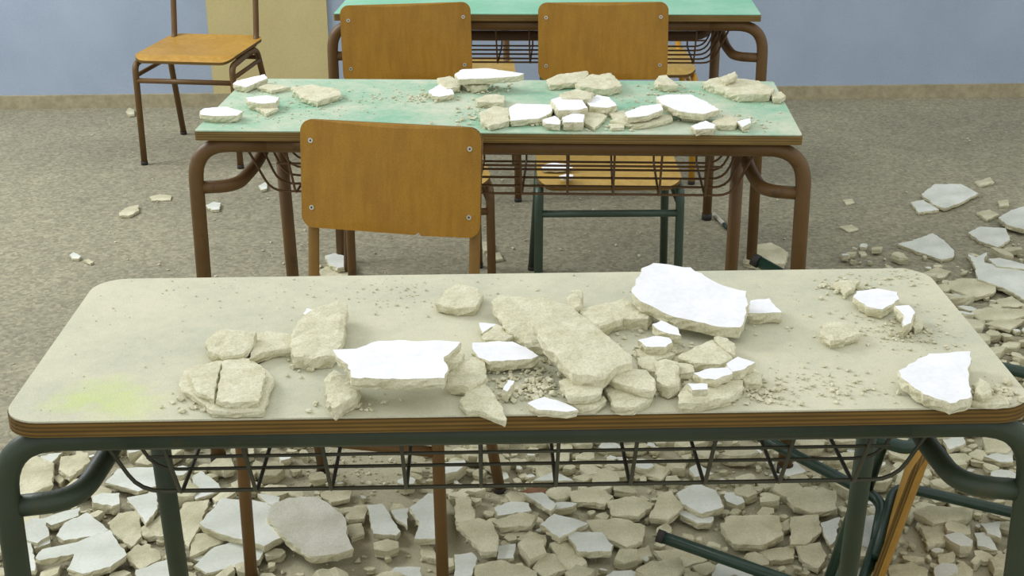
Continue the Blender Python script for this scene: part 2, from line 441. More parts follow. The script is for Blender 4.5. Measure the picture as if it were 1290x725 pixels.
# ------------------------------------------------------------------ broken plaster
# surface, thickness mm, lift mm, slope x, slope y (per mille), finish, outline mm (x,y,...), upper layers, label
PIECES = [
('desk1',10,0,0,0,0,[-408,84,-406,117,-373,142,-334,146,-306,108,-295,87,-295,2,-326,-1,-355,4,-377,35,-400,62],[([-399,93,-365,121,-354,17,-377,36],9),([-361,120,-331,125,-304,86,-301,9,-331,4,-351,13],10)],
 'beige chunk of two layers with a ridge, leftmost piece on the front desk'),
('desk1',17,0,50,100,0,[-393,178,-387,202,-377,211,-332,195,-331,167,-341,142,-365,138,-385,155],[],
 'rough beige lump directly behind the ridged leftmost chunk on the front desk'),
('desk1',14,0,0,0,0,[-333,211,-322,223,-286,209,-283,167,-306,164,-321,151,-333,137],[],
 'beige chunk between the rough lump and tall block on the front desk'),
('desk1',19,0,0,60,0,[-286,192,-282,234,-260,269,-234,292,-223,277,-221,197,-221,160,-229,132,-253,126,-276,131,-284,162],[],
 'tall beige block touching the left end of the wide white slab'),
('desk1',15,30,0,20,1,[-223,87,-195,90,-170,111,-146,113,-122,108,-96,110,-71,105,-77,86,-90,63,-84,33,-88,8,-129,7,-169,10,-194,13,-201,47,-210,60],[],
 'wide white slab raised on smaller chunks, middle of the front desk'),
('desk1',19,0,0,0,0,[-231,63,-223,92,-201,71,-189,45,-189,19,-203,-1,-212,-12,-221,7],[],
 'crumbly beige lump under the left near corner of the wide white slab'),
('desk1',16,0,0,0,0,[-87,78,-76,114,-55,128,-42,113,-40,67,-61,43,-86,54],[],
 'beige block at the right near corner of the wide white slab'),
('desk1',22,0,0,0,0,[-92,112,-72,143,-66,126,-74,100,-85,90],[],
 'small beige chunk wedged at the right far corner of the wide white slab'),
('desk1',10,0,0,0,0,[-71,18,-60,55,-43,70,-30,31,-21,-2,-19,-32,-33,-22,-49,-5,-63,-6],[],
 'thin beige plaster piece jutting out over the near edge of the front desk'),
('desk1',15,4,0,0,1,[-57,162,-33,165,-7,164,10,145,24,120,15,111,-36,105,-48,116,-55,136],[],
 'white topped triangular plaster piece right of the wide white slab'),
('desk1',10,0,0,0,1,[-49,246,-26,241,-29,235,-45,211],[],
 'tiny white wedge behind the white triangular piece on the front desk'),
('desk1',12,0,0,0,0,[-45,201,-26,237,-5,198,-15,186,-42,187],[],
 'small beige wedge touching the tiny white wedge on the front desk'),
('desk1',14,0,0,0,0,[-108,306,-95,355,-79,382,-51,358,-43,339,-53,293,-78,290],[],
 'lone beige chunk near the front desk far edge, left of the leaning slabs'),
('desk1',14,5,0,80,0,[-32,290,-22,309,8,306,48,300,63,274,50,216,32,157,11,171,-14,211,-24,249],[],
 'long beige slab lying under the bigger leaning slab on the front desk'),
('desk1',19,24,-60,80,0,[16,162,29,187,43,212,65,209,90,167,113,119,134,79,132,63,110,48,97,27,77,29,60,31,43,76,26,118],[],
 'long beige slab leaning on another long slab, centre of the front desk'),
('desk1',19,0,0,0,0,[84,267,147,306,179,249,171,232,140,238,107,210,95,234],[],
 'broad beige slab behind the leaning slab and left of the biggest white slab'),
('desk1',25,0,0,0,0,[69,295,79,327,91,323,87,267,77,259],[],
 'small beige nugget standing behind the leaning slab near the far edge'),
('desk1',17,22,0,200,1,[153,271,173,328,190,340,239,328,256,305,276,283,305,269,302,237,284,187,270,187,246,193,204,211,181,232,163,248],[],
 'biggest white slab, propped up at the far edge of the front desk'),
('desk1',17,0,0,0,1,[305,250,317,293,343,299,350,250,330,249],[],
 'small white topped chunk just right of the biggest white slab'),
('desk1',14,10,0,0,1,[173,201,186,212,204,187,205,163,193,169,179,182],[],
 'small white chip under the near edge of the biggest white slab'),
('desk1',15,6,0,0,1,[150,158,171,170,190,164,192,149,182,136,158,138],[],
 'oval white chip in front of the small white chip, front desk'),
('desk1',16,0,0,0,0,[196,121,221,149,246,171,254,145,262,115,244,96,214,100],[],
 'beige chunk below the right half of the biggest white slab'),
('desk1',17,0,0,0,0,[248,172,260,177,272,158,266,121,258,132],[],
 'small beige chunk under the right near corner of the biggest white slab'),
('desk1',20,0,0,0,0,[165,95,179,108,192,96,185,37,173,31,160,45],[],
 'upright beige block in the near cluster, below the oval white chip'),
('desk1',13,11,0,0,0,[104,50,127,73,150,64,157,36,152,10,133,17,109,37],[],
 'beige plate lying on another in the near cluster, left of the upright block'),
('desk1',12,0,0,0,0,[100,42,108,51,155,28,151,14,125,-10,106,-5],[],
 'pale plate at the near edge, under the stacked plate of the near cluster'),
('desk1',12,10,0,0,0,[46,44,55,51,100,40,90,8,69,2,53,6],[],
 'flat beige plate at the near edge right below the leaning slab'),
('desk1',10,0,0,0,0,[55,20,97,27,99,15,84,-5,61,1],[],
 'beige chip under the flat plate at the near edge of the front desk'),
('desk1',14,10,0,0,1,[248,79,265,98,283,81,268,64,249,54],[],
 'small whitish chip at the right end of the near cluster'),
('desk1',12,14,0,0,1,[204,50,226,62,247,64,250,47,227,31,213,34],[],
 'narrow white chip lying across the near cluster'),
('desk1',14,0,0,0,0,[182,18,198,49,218,45,264,58,262,38,245,15,211,-2,180,-4],[],
 'wide rough beige chunk at the near right of the cluster'),
('desk1',10,22,0,0,1,[191,9,214,8,212,-7,194,-8],[],
 'tiny white brick-shaped chip on top of the wide rough chunk'),
('desk1',12,0,0,0,0,[263,70,285,93,292,74,285,52,267,55],[],
 'beige chip beside the small whitish chip, right end of the near cluster'),
('desk1',10,0,0,0,1,[7,9,27,25,53,5,64,-10,51,-14,18,-8],[],
 'thin pale sliver at the near edge left of the flat plate'),
('desk1',10,0,0,0,0,[148,157,161,161,185,157,195,139,169,123,151,131],[],
 'low beige lump in front of the oval white chip'),
('desk1',17,0,0,0,1,[-21,32,-14,57,-7,54,-16,26],[],
 'tiny upright white shard in front of the white triangular piece'),
('desk1',10,0,0,0,1,[-284,285,-281,304,-273,299,-270,281,-277,275],[],
 'small white crumb alone behind the tall beige block'),
('desk1',15,0,0,0,1,[459,303,469,326,501,334,523,320,518,294,486,260,468,271],[],
 'white chip with a pointed near side, far right part of the front desk'),
('desk1',10,0,0,0,0,[445,372,466,382,479,377,488,380,473,354,454,329,454,353],[],
 'small pale fragment by the far edge, left of the pointed white chip'),
('desk1',19,0,0,0,1,[503,262,522,264,523,238,508,205,493,193,506,231],[],
 'small white chunk right of the pointed white chip'),
('desk1',10,0,0,0,0,[517,226,534,233,524,212,515,209],[],
 'tiny beige crumb touching the small white chunk at the right'),
('desk1',13,0,0,0,0,[387,192,402,224,428,227,439,214,438,188,414,173,395,166],[],
 'lone beige chunk in the clear right half of the front desk'),
('desk1',17,4,0,30,1,[450,58,500,102,530,105,552,107,546,86,533,60,514,-11,486,-25,462,-2,448,40],[],
 'pitted white slab at the right near corner of the front desk'),
('desk1',17,0,0,0,0,[532,30,544,46,550,30,545,10,531,-3,526,9],[],
 'beige lump right beside the pitted white slab'),
('desk1',7,0,0,0,0,[520,2,535,18,564,13,562,-4,533,-5],[],
 'flat crumbly piece at the right near corner behind the pitted white slab'),
('desk1',10,0,0,0,0,[90,126,102,73,105,53,91,67],[],
 'small beige sliver in front of the end of the leaning slab'),
('desk1',13,0,0,0,0,[194,109,210,105,210,80,193,78],[],
 'small beige cube of plaster right of the upright block'),
('desk1',16,0,0,0,0,[145,119,166,123,170,106,163,79,148,88],[],
 'small pale lump left of the upright block'),
('desk2',14,0,0,50,1,[-600,332,-598,357,-546,410,-533,378,-552,339,-565,308],[],
 'narrow white slab at the far left corner of the middle desk'),
('desk2',9,0,0,0,0,[-546,334,-530,362,-472,336,-508,299],[],
 'thin beige chip behind the narrow white slab of the middle desk'),
('desk2',19,0,0,0,1,[-539,195,-500,215,-469,196,-466,154,-495,145,-525,161],[],
 'white topped block between two white slabs, left on the middle desk'),
('desk2',9,0,0,0,0,[-509,152,-477,178,-460,146,-477,105],[],
 'small beige chip in front of the white topped block, middle desk'),
('desk2',15,0,0,0,1,[-611,95,-607,119,-565,132,-522,93,-526,62,-571,56,-602,67],[],
 'white slab at the near left corner of the middle desk'),
('desk2',14,0,0,0,0,[-465,312,-427,341,-359,297,-346,253,-386,187,-425,224],[],
 'broad beige slab behind the backrest of the nearest chair on the middle desk'),
('desk2',14,22,0,100,1,[-110,347,-97,381,-43,390,7,371,42,356,31,339,-33,323,-97,315],[],
 'long white slab at the centre of the middle desk far edge'),
('desk2',16,0,0,0,0,[-101,366,-70,386,-35,386,-38,333,-70,316],[],
 'beige chunk under the long bright white slab of the middle desk'),
('desk2',14,0,0,0,0,[-155,404,-128,429,-99,372,-98,326,-123,307,-147,359],[],
 'pale chunk left of the long bright white slab of the middle desk'),
('desk2',12,0,0,0,1,[-162,289,-144,358,-112,304,-104,264,-132,241,-150,250],[],
 'crumbly white piece in front of the pale chunk on the middle desk'),
('desk2',14,0,0,0,0,[-53,221,-38,252,-13,261,6,248,6,193,-49,192],[],
 'small beige block in the centre of the middle desk'),
('desk2',13,0,0,0,0,[-38,110,-12,161,19,147,25,44,-12,9,-32,42],[],
 'greyish beige slab left of the square white slab, middle desk'),
('desk2',14,0,0,0,1,[20,144,34,177,110,171,107,101,86,61,29,41],[],
 'square white slab with a notch at the near edge of the middle desk'),
('desk2',14,4,0,80,0,[90,383,114,423,181,451,183,426,162,368,99,349],[],
 'pale slab on the middle desk far edge before the right chair backrest'),
('desk2',19,0,0,0,0,[154,337,186,427,235,443,246,390,256,328,228,298,165,314],[],
 'beige slab with a peaked top right of the pale slab, middle desk'),
('desk2',16,0,0,0,0,[329,376,341,434,358,437,380,345,351,340,335,349],[],
 'lone pale lump at the far edge of the middle desk'),
('desk2',17,13,0,0,0,[123,201,160,245,195,213,186,164,129,169],[],
 'whitish lump at the back of the white group, middle desk'),
('desk2',26,0,0,0,1,[106,165,135,208,170,177,181,100,161,83,123,78],[],
 'white block in the centre of the white group on the middle desk'),
('desk2',21,0,0,0,1,[178,177,202,228,227,209,241,141,221,121,186,132],[],
 'white block right of the centre one in the white group, middle desk'),
('desk2',19,0,0,0,1,[131,51,155,86,176,73,173,14,135,13],[],
 'small white cube at the near side of the white group, middle desk'),
('desk2',14,0,0,0,1,[92,50,116,81,129,44,127,14,98,20],[],
 'little white chip right of the square white slab, middle desk'),
('desk2',9,0,0,0,0,[174,126,191,163,221,104,196,12,176,45],[],
 'leaning beige wedge right of the small white cube, middle desk'),
('desk2',10,0,0,0,0,[227,64,255,115,319,101,350,121,352,79,317,47,277,28],[],
 'low beige slab carrying a white piece, right of centre on the middle desk'),
('desk2',12,14,30,40,1,[256,71,289,112,330,127,332,84,298,45,260,34],[],
 'white piece resting on the low beige slab of the middle desk'),
('desk2',15,12,0,40,1,[322,183,343,198,395,203,422,154,445,95,411,64,368,79,332,130],[],
 'largest white slab on the right half of the middle desk'),
('desk2',9,0,0,0,0,[366,137,420,125,412,90,371,98],[],
 'beige chip under the near side of the largest white slab, middle desk'),
('desk2',14,0,0,0,1,[384,10,414,51,432,24,427,-7,391,-16],[],
 'white chip at the near edge right of centre, middle desk'),
('desk2',12,0,0,0,0,[429,56,463,111,486,81,470,28,442,27],[],
 'beige crumbly piece right of the white chip at the near edge, middle desk'),
('desk2',12,0,0,0,1,[478,56,507,79,504,45,484,11],[],
 'last small whitish chip to the right at the near edge, middle desk'),
('desk2',19,0,0,0,0,[433,362,469,410,548,388,583,311,566,262,500,252,475,295],[],
 'big thick beige slab at the far right corner of the middle desk'),
('desk2',13,21,0,100,0,[469,347,504,385,508,360,478,318],[],
 'pale wedge lying on the big thick beige slab, middle desk'),
('desk2',13,0,0,0,0,[571,277,597,304,601,271,589,243,572,243],[],
 'small pale lump beside the big thick beige slab, middle desk'),
('desk2',10,0,0,0,0,[226,122,256,147,260,103,234,83],[],
 'small beige chip left of the low slab with the white piece, middle desk'),
('desk2',7,0,0,0,0,[224,52,254,53,254,23,228,15],[],
 'tiny beige chip at the near edge before the low slab, middle desk'),
('seat',8,0,0,0,1,[80,3507,110,3529,158,3510,161,3479,120,3464,82,3469],[],
 'flat white plaster flake on the seat of the green-framed chair'),
('seat',8,0,0,0,1,[122,3407,142,3426,160,3419,157,3392,134,3388],[],
 'smaller white chip near the front of the green-framed chair seat'),
('floor',12,4,0,0,1,[1402,4476,1476,4585,1561,4584,1586,4486,1503,4393,1437,4338,1415,4374],[],
 'farthest white slab on the open floor right of the middle desk'),
('floor',11,0,0,0,1,[1345,4408,1390,4431,1412,4334,1341,4305],[],
 'small white slab touching the left tip of the farthest white floor slab'),
('floor',12,0,0,0,1,[1198,4000,1238,4021,1325,4088,1340,4028,1342,3936,1323,3885,1285,3869,1238,3933],[],
 'fin-shaped white slab on the open floor beyond the front desk'),
('floor',12,0,0,0,1,[1444,4100,1494,4150,1566,4135,1547,4038,1490,3972,1454,4026],[],
 'five-sided white slab right of the fin-shaped one on the floor'),
('floor',16,10,0,0,1,[1571,4200,1634,4273,1697,4315,1701,4234,1651,4114,1609,4096,1575,4140],[],
 'white floor slab cut by the right picture border, beside the five-sided one'),
('floor',12,0,0,0,0,[1531,4298,1581,4327,1594,4277,1541,4228],[],
 'small beige flake between the farthest and the five-sided white floor slabs'),
('floor',10,0,0,0,0,[1631,4637,1698,4688,1693,4630,1636,4597],[],
 'beige flake behind the farthest white floor slab'),
('floor',10,0,0,0,0,[1642,4423,1679,4436,1662,4378,1628,4369],[],
 'small beige flake right of the farthest white floor slab'),
('floor',14,12,0,20,1,[1366,3852,1381,3830,1422,3865,1391,3790,1432,3763,1484,3724,1488,3653,1417,3531,1384,3615,1335,3670,1358,3768],[],
 'big white slab with a forked corner on the rubble at the right border'),
('floor',11,20,0,0,1,[1412,3813,1444,3821,1504,3764,1500,3730,1415,3756],[],
 'narrow white strip behind the forked white slab'),
('floor',23,0,0,50,0,[694,3845,735,3944,793,3966,829,3898,804,3819,736,3808],[],
 'beige slab on the floor between the right legs of the middle desk'),
('floor',6,0,0,0,0,[1053,4183,1096,4201,1106,4158,1073,4135],[],
 'thin dusty flake on the bare floor right of the middle desk'),
('floor',6,0,0,0,0,[1126,4455,1157,4465,1157,4427,1127,4407],[],
 'tiny beige flake right beside the outer leg of the middle desk'),
('floor',8,0,0,0,0,[1059,3945,1079,3948,1076,3918,1057,3910],[],
 'tiny pale crumb right of the outer right foot of the middle desk'),
('floor',12,0,0,0,0,[1193,3749,1248,3792,1284,3767,1248,3718,1204,3713],[],
 'beige flake just beyond the far right corner of the front desk'),
('floor',16,12,0,0,1,[-558,3884,-535,3905,-485,3872,-477,3810,-512,3784,-541,3821],[],
 'white slab under the nearest ply chair, resting on another'),
('floor',11,0,0,0,0,[-566,3804,-552,3840,-476,3819,-470,3762,-553,3764],[],
 'pale slab under the white one below the nearest ply chair'),
('floor',12,0,0,0,0,[-93,4049,-63,4048,-58,3981,-84,3964],[],
 'pale flake beside the rear right chair leg behind the nearest backrest'),
('floor',10,0,0,0,0,[-77,3943,-39,3954,-28,3904,-61,3888],[],
 'pale flake in front of the other one beside the rear chair leg'),
('floor',11,0,0,0,0,[-1304,4362,-1290,4414,-1263,4434,-1247,4377,-1264,4329,-1292,4327],[],
 'pale flake alone on the bare floor left of the middle desk'),
('floor',11,0,0,0,1,[-1031,4427,-1011,4461,-986,4450,-978,4387,-1002,4382],[],
 'small white chip under the left brace of the middle desk'),
('floor',11,0,0,0,1,[-889,4643,-870,4686,-855,4614,-872,4595],[],
 'small white chip under the wire basket at the left of the middle desk'),
('floor',10,0,0,0,1,[-1351,3957,-1345,3979,-1315,3943,-1316,3926,-1337,3931],[],
 'tiny white crumb on the bare floor at far left'),
('floor',8,0,0,0,0,[-1297,3914,-1285,3927,-1264,3905,-1270,3889],[],
 'tiny beige crumb right of the white one at far left'),
('floor',6,0,0,0,0,[-1246,4540,-1219,4567,-1176,4550,-1170,4506,-1229,4502],[],
 'thin dusty flake farther back on the floor left of the middle desk'),
('floor',16,0,0,0,0,[-1623,5685,-1622,5735,-1593,5705,-1579,5643,-1602,5635],[],
 'pale chip by the front leg of the chair at the wall'),
('floor',14,6,0,0,0,[1249,3664,1295,3686,1337,3685,1374,3646,1351,3587,1288,3551,1243,3607],[],
 'rounded beige floor slab nearest the far right corner of the front desk'),
('floor',12,6,0,0,0,[1239,3437,1298,3476,1392,3457,1385,3418,1332,3397,1257,3391],[],
 'long beige slab on the floor along the right end of the front desk'),
('floor',11,6,0,0,0,[1257,3368,1313,3401,1365,3388,1310,3328],[],
 'kite-shaped beige slab just nearer than the long one by the desk end'),
('floor',11,4,0,0,0,[1345,3537,1393,3558,1408,3501,1383,3487,1344,3491],[],
 'beige piece between the rounded and the long slabs at the right'),
('floor',11,0,0,0,1,[1238,3589,1270,3603,1274,3552,1242,3535],[],
 'small whitish piece left of the rounded beige slab at the right'),
('floor',17,12,0,30,0,[-1090,2611,-1073,2621,-1037,2644,-990,2614,-969,2534,-1004,2492,-1044,2506],[],
 'big rounded beige slab seen through the left loop of the front desk'),
('floor',14,10,0,0,1,[-1066,2671,-1040,2672,-1028,2633,-1055,2633],[],
 'small square whitish slab behind the big beige one in the left loop'),
('floor',14,10,0,0,1,[-1032,2666,-988,2672,-998,2626,-1022,2630],[],
 'white wedge beside the square whitish slab in the left loop'),
('floor',17,12,50,0,0,[-980,2648,-930,2660,-913,2623,-938,2562,-969,2597],[],
 'tilted beige slab at the right inside of the left loop'),
('floor',14,0,0,0,0,[-979,2585,-968,2600,-955,2581,-960,2560],[],
 'small round beige pebble of plaster below the tilted slab in the left loop'),
('floor',16,14,0,0,1,[-891,2327,-889,2370,-858,2407,-801,2346,-824,2324,-872,2309],[],
 'arrow-shaped white slab on the heap left of the inner left desk leg'),
('floor',16,20,0,0,1,[-900,2237,-897,2266,-842,2288,-793,2329,-741,2246,-760,2208,-802,2187,-834,2203,-836,2250,-891,2229],[],
 'large white slab at the lower left in front of the arrow-shaped one'),
('floor',14,12,0,0,1,[-852,2539,-842,2594,-803,2600,-770,2600,-749,2524,-779,2504],[],
 'white slab behind the lower basket wire left of the inner left desk leg'),
('floor',14,16,0,0,1,[-789,2466,-739,2489,-721,2426,-730,2371,-747,2400],[],
 'white triangular slab pointing at the viewer, touching the inner left desk leg'),
('floor',17,6,0,60,0,[-802,2379,-795,2414,-757,2417,-733,2338,-744,2306,-788,2347],[],
 'upright-looking beige slab left of the white triangular slab'),
('floor',16,4,0,0,0,[-740,2368,-712,2415,-689,2340,-728,2341],[],
 'beige piece with a dark dent left of the inner left desk leg'),
('floor',17,6,0,0,0,[-745,2265,-728,2303,-684,2280,-675,2254,-703,2222],[],
 'beige block below the dented piece near the inner left desk leg'),
('floor',14,10,0,0,1,[-708,2211,-658,2246,-642,2197,-641,2171,-692,2172],[],
 'white slab cut by the lower border left of the inner left desk leg'),
('floor',16,10,0,0,1,[-968,2334,-948,2334,-926,2281,-901,2214,-918,2213],[],
 'narrow white slab standing along the outer left desk leg'),
('floor',14,6,0,0,1,[-940,2332,-917,2341,-905,2315,-928,2298],[],
 'small white slab right of the narrow one by the outer left leg'),
('floor',16,8,0,0,1,[-947,2396,-917,2420,-884,2439,-877,2410,-918,2375],[],
 'long white slab right under the left brace of the front desk'),
('floor',17,4,80,0,0,[-681,2425,-672,2467,-627,2471,-625,2417,-630,2303,-662,2366],[],
 'long beige slab right of the inner left desk leg, running toward the viewer'),
('floor',17,22,0,20,1,[-614,2355,-588,2440,-548,2435,-497,2423,-450,2311,-482,2277,-549,2309,-598,2336],[],
 'big white slab crossed by the left front leg of the nearest chair'),
('floor',19,30,20,120,3,[-475,2389,-449,2409,-395,2411,-367,2386,-335,2346,-325,2293,-311,2259,-337,2243,-388,2240,-414,2267,-451,2309,-479,2352],[],
 'largest grey slab on the floor, right of the big white one'),
('floor',12,30,0,0,1,[-520,2459,-475,2445,-474,2411,-495,2421],[],
 'small white triangle above the seam of the big white and grey slabs'),
('floor',20,0,0,0,0,[-619,2268,-629,2339,-603,2354,-557,2338,-575,2311],[],
 'beige rock-like chunk in front of the big white slab'),
('floor',16,6,0,0,1,[-600,2230,-576,2291,-534,2317,-483,2299,-488,2249,-530,2224,-574,2207],[],
 'white slab in front of the rock-like chunk, behind the left chair leg'),
('floor',12,12,0,0,1,[-677,2565,-664,2584,-619,2533,-608,2511,-652,2475],[],
 'white strip between the basket wires right of the inner left desk leg'),
('floor',14,10,0,40,1,[-295,2436,-267,2440,-225,2348,-232,2334,-275,2341],[],
 'four-sided pale slab right of the largest grey-beige slab'),
('floor',12,10,0,0,1,[-246,2423,-214,2432,-212,2368,-236,2394],[],
 'small pale wedge right of the four-sided pale slab'),
('floor',16,4,0,0,0,[-350,2439,-297,2452,-301,2400,-330,2396],[],
 'beige chunk touching the upper right side of the largest grey slab'),
('floor',14,0,0,0,0,[-334,2380,-305,2390,-296,2353,-319,2338],[],
 'squarish beige chunk at the right point of the largest grey slab'),
('floor',12,4,0,0,0,[-399,2504,-381,2524,-338,2523,-340,2485,-374,2471],[],
 'beige flake behind the largest grey slab'),
('floor',16,18,0,20,1,[-207,2411,-174,2463,-146,2459,-138,2305,-191,2307,-184,2356],[],
 'tall pale slab just left of the right front leg of the nearest chair'),
('floor',14,0,0,0,0,[-183,2314,-163,2316,-146,2257,-175,2272],[],
 'beige chip below the tall pale slab by the right chair leg'),
('floor',12,4,0,0,1,[-236,2204,-223,2227,-178,2226,-175,2185,-230,2182],[],
 'white slab cut by the lower border left of the right chair leg'),
('floor',16,14,0,0,0,[-117,2456,-91,2462,-78,2399,-83,2353,-114,2372],[],
 'beige slab right against the right front leg of the nearest chair'),
('floor',17,18,0,60,0,[-111,2348,-69,2366,-44,2349,-32,2308,-34,2263,-62,2260,-82,2300],[],
 'rounded beige slab right of the right chair leg, with a drooping near corner'),
('floor',14,8,0,0,1,[-112,2259,-82,2266,-71,2246,-80,2192,-108,2184],[],
 'pale slab at the foot of the right chair leg near the lower border'),
('floor',14,12,0,0,1,[-36,2428,-7,2448,29,2442,34,2415,-30,2397],[],
 'pale slab in two lobes behind the stacked beige pair, centre right'),
('floor',16,14,0,40,0,[-41,2369,13,2400,44,2387,33,2355,-25,2350],[],
 'upper beige slab of the stacked pair at centre right'),
('floor',12,0,0,0,0,[-32,2357,-24,2375,33,2378,35,2356,13,2343,-21,2345],[],
 'lower beige slab of the stacked pair at centre right'),
('floor',14,18,0,0,1,[24,2469,59,2473,84,2431,74,2405,45,2442],[],
 'curved white flake behind the white star-shaped slab'),
('floor',16,22,0,0,1,[55,2342,82,2379,110,2365,144,2344,109,2312,89,2295],[],
 'white star-shaped slab in the middle of the heap'),
('floor',17,16,0,0,1,[108,2307,118,2319,171,2317,188,2273,183,2254,126,2253],[],
 'bright white four-sided slab nearer than the star-shaped one'),
('floor',16,6,0,0,0,[72,2296,103,2310,136,2233,113,2200,96,2224],[],
 'tapering beige slab left of the bright white four-sided slab'),
('floor',14,4,0,0,0,[37,2222,60,2272,88,2263,101,2221,58,2193],[],
 'beige slab left of the tapering one near the lower border'),
('floor',14,4,0,0,0,[8,2324,32,2350,62,2334,61,2307,47,2295],[],
 'beige lump left of the star-shaped slab, in front of the stacked pair'),
('floor',14,4,0,0,1,[-31,2297,3,2302,-1,2256,-30,2253],[],
 'pale squarish slab in front of the stacked beige pair'),
('floor',17,6,0,0,0,[-72,2222,-25,2240,40,2205,39,2177,-65,2178],[],
 'wide beige slab on the lower border right of the right chair leg'),
('floor',17,22,0,60,1,[335,2452,379,2489,411,2460,419,2408,376,2385,342,2418],[],
 'big white slab with a pointed far corner, left of the toppled chair'),
('floor',16,8,0,0,1,[326,2412,360,2409,398,2388,390,2368,366,2366],[],
 'pale double slab in front of the big pointed white slab'),
('floor',16,10,0,40,0,[116,2488,178,2508,202,2470,185,2443,125,2453],[],
 'broad beige slab behind the star-shaped slab, just past the basket wire'),
('floor',16,12,0,0,0,[194,2445,246,2466,284,2436,250,2391,200,2395],[],
 'beige slab right of the broad one, left of the leaning one'),
('floor',17,18,0,100,0,[273,2380,295,2447,322,2464,340,2414,307,2374],[],
 'leaning beige slab left of the big pointed white slab'),
('floor',17,10,-40,60,0,[149,2364,209,2377,256,2354,248,2306,217,2284,158,2333],[],
 'wide rough beige slab right of the star-shaped slab'),
('floor',16,0,0,0,0,[273,2280,345,2285,365,2247,296,2216],[],
 'beige slab beneath the lying green tube of the toppled chair'),
('floor',12,0,0,0,0,[221,2277,261,2303,264,2270,234,2250],[],
 'small beige slab left of the open tube end of the toppled chair'),
('floor',14,10,0,0,0,[129,2553,204,2597,215,2586,150,2539],[],
 'thin beige slab behind the wire basket in the centre of the heap'),
('floor',12,10,0,0,1,[45,2542,88,2580,124,2541],[],
 'white wedge behind the wire basket right of the short chair leg'),
('floor',14,6,0,0,0,[271,2579,307,2613,337,2591,311,2549],[],
 'beige wedge behind the wire basket, right of the centre'),
('floor',16,6,0,0,1,[376,2586,397,2609,422,2566,384,2554],[],
 'whitish stone behind the wire basket above the big pointed white slab'),
('floor',11,0,0,0,4,[9,2513,35,2530,66,2525,66,2507,24,2493],[],
 'reddish brown shard behind the pale lobed slab'),
('floor',12,4,0,0,1,[173,2194,188,2210,220,2212,241,2189,194,2177],[],
 'white slab peeking over the lower border below the bright four-sided slab'),
('floor',17,14,0,50,0,[561,2449,602,2486,659,2472,647,2411,604,2399,569,2419],[],
 'big beige slab under the slanting rear leg of the toppled chair'),
('floor',19,12,0,30,0,[411,2343,434,2379,526,2378,519,2310,475,2282,425,2285],[],
 'biggest beige slab right above the lying green tube'),
('floor',16,8,0,0,0,[554,2383,609,2396,602,2336,564,2292,537,2292],[],
 'beige slab between the biggest one and the inner right desk leg'),
('floor',16,4,0,0,0,[548,2288,593,2298,596,2255,572,2213,549,2238],[],
 'beige slab left of the dark side bar of the toppled chair'),
('floor',14,8,0,0,1,[609,2364,650,2384,624,2304,610,2287],[],
 'pale slab just left of the inner right desk leg'),
('floor',12,4,0,0,0,[531,2376,552,2394,548,2357,532,2348],[],
 'small beige chip right of the biggest slab'),
('floor',14,0,0,0,0,[474,2280,541,2299,534,2255,490,2247],[],
 'beige slab right behind the lying green tube'),
('floor',19,14,0,100,0,[803,2390,833,2407,919,2398,896,2368,829,2356],[],
 'large layered beige slab right of the ply seat edge of the toppled chair'),
('floor',16,10,0,0,1,[922,2351,962,2360,943,2302,925,2320],[],
 'pale slab left of the outer right desk leg'),
('floor',14,6,0,0,1,[903,2327,928,2331,927,2269,896,2285],[],
 'pale slab in front of the other pale one by the outer right leg'),
('floor',19,0,0,0,0,[806,2355,853,2368,840,2307,801,2288],[],
 'round-edged beige stone in front of the large layered slab'),
('floor',16,0,0,0,0,[811,2257,843,2270,837,2241,805,2216],[],
 'rounded pale stone in the lower right corner heap'),
('floor',17,0,0,0,0,[826,2214,852,2233,861,2205,844,2182,826,2182],[],
 'rounded stone right of the pale one in the lower right corner heap'),
('floor',17,4,0,0,0,[710,2215,751,2228,774,2200,763,2171,697,2172],[],
 'wide pale stone right of the lower end of the ply seat edge'),
('floor',14,4,0,0,1,[377,2216,394,2237,450,2208,441,2180,372,2181],[],
 'white slab below the lying green tube at the lower border'),
('floor',14,10,0,0,1,[694,2384,726,2389,695,2257,668,2290],[],
 'grey-white slab between the inner right desk leg and the toppled chair'),
('floor',14,0,0,0,1,[647,2219,683,2249,674,2212,641,2189],[],
 'small white slab right of the foot of the inner right desk leg'),
('floor',14,10,0,0,1,[952,2709,1000,2725,995,2691,954,2663],[],
 'whitish slab at the top of the right loop of the front desk frame'),
('floor',14,10,0,0,1,[1019,2629,1086,2656,1070,2606,1043,2605],[],
 'pale flat slab at the right side inside the right loop'),
('floor',14,6,0,0,0,[848,2729,877,2723,870,2689,840,2678],[],
 'beige flake between the basket end and the right brace'),
('floor',12,8,0,0,1,[570,2587,607,2617,620,2576,580,2558],[],
 'whitish slab behind the basket, left of the slanting green leg')]
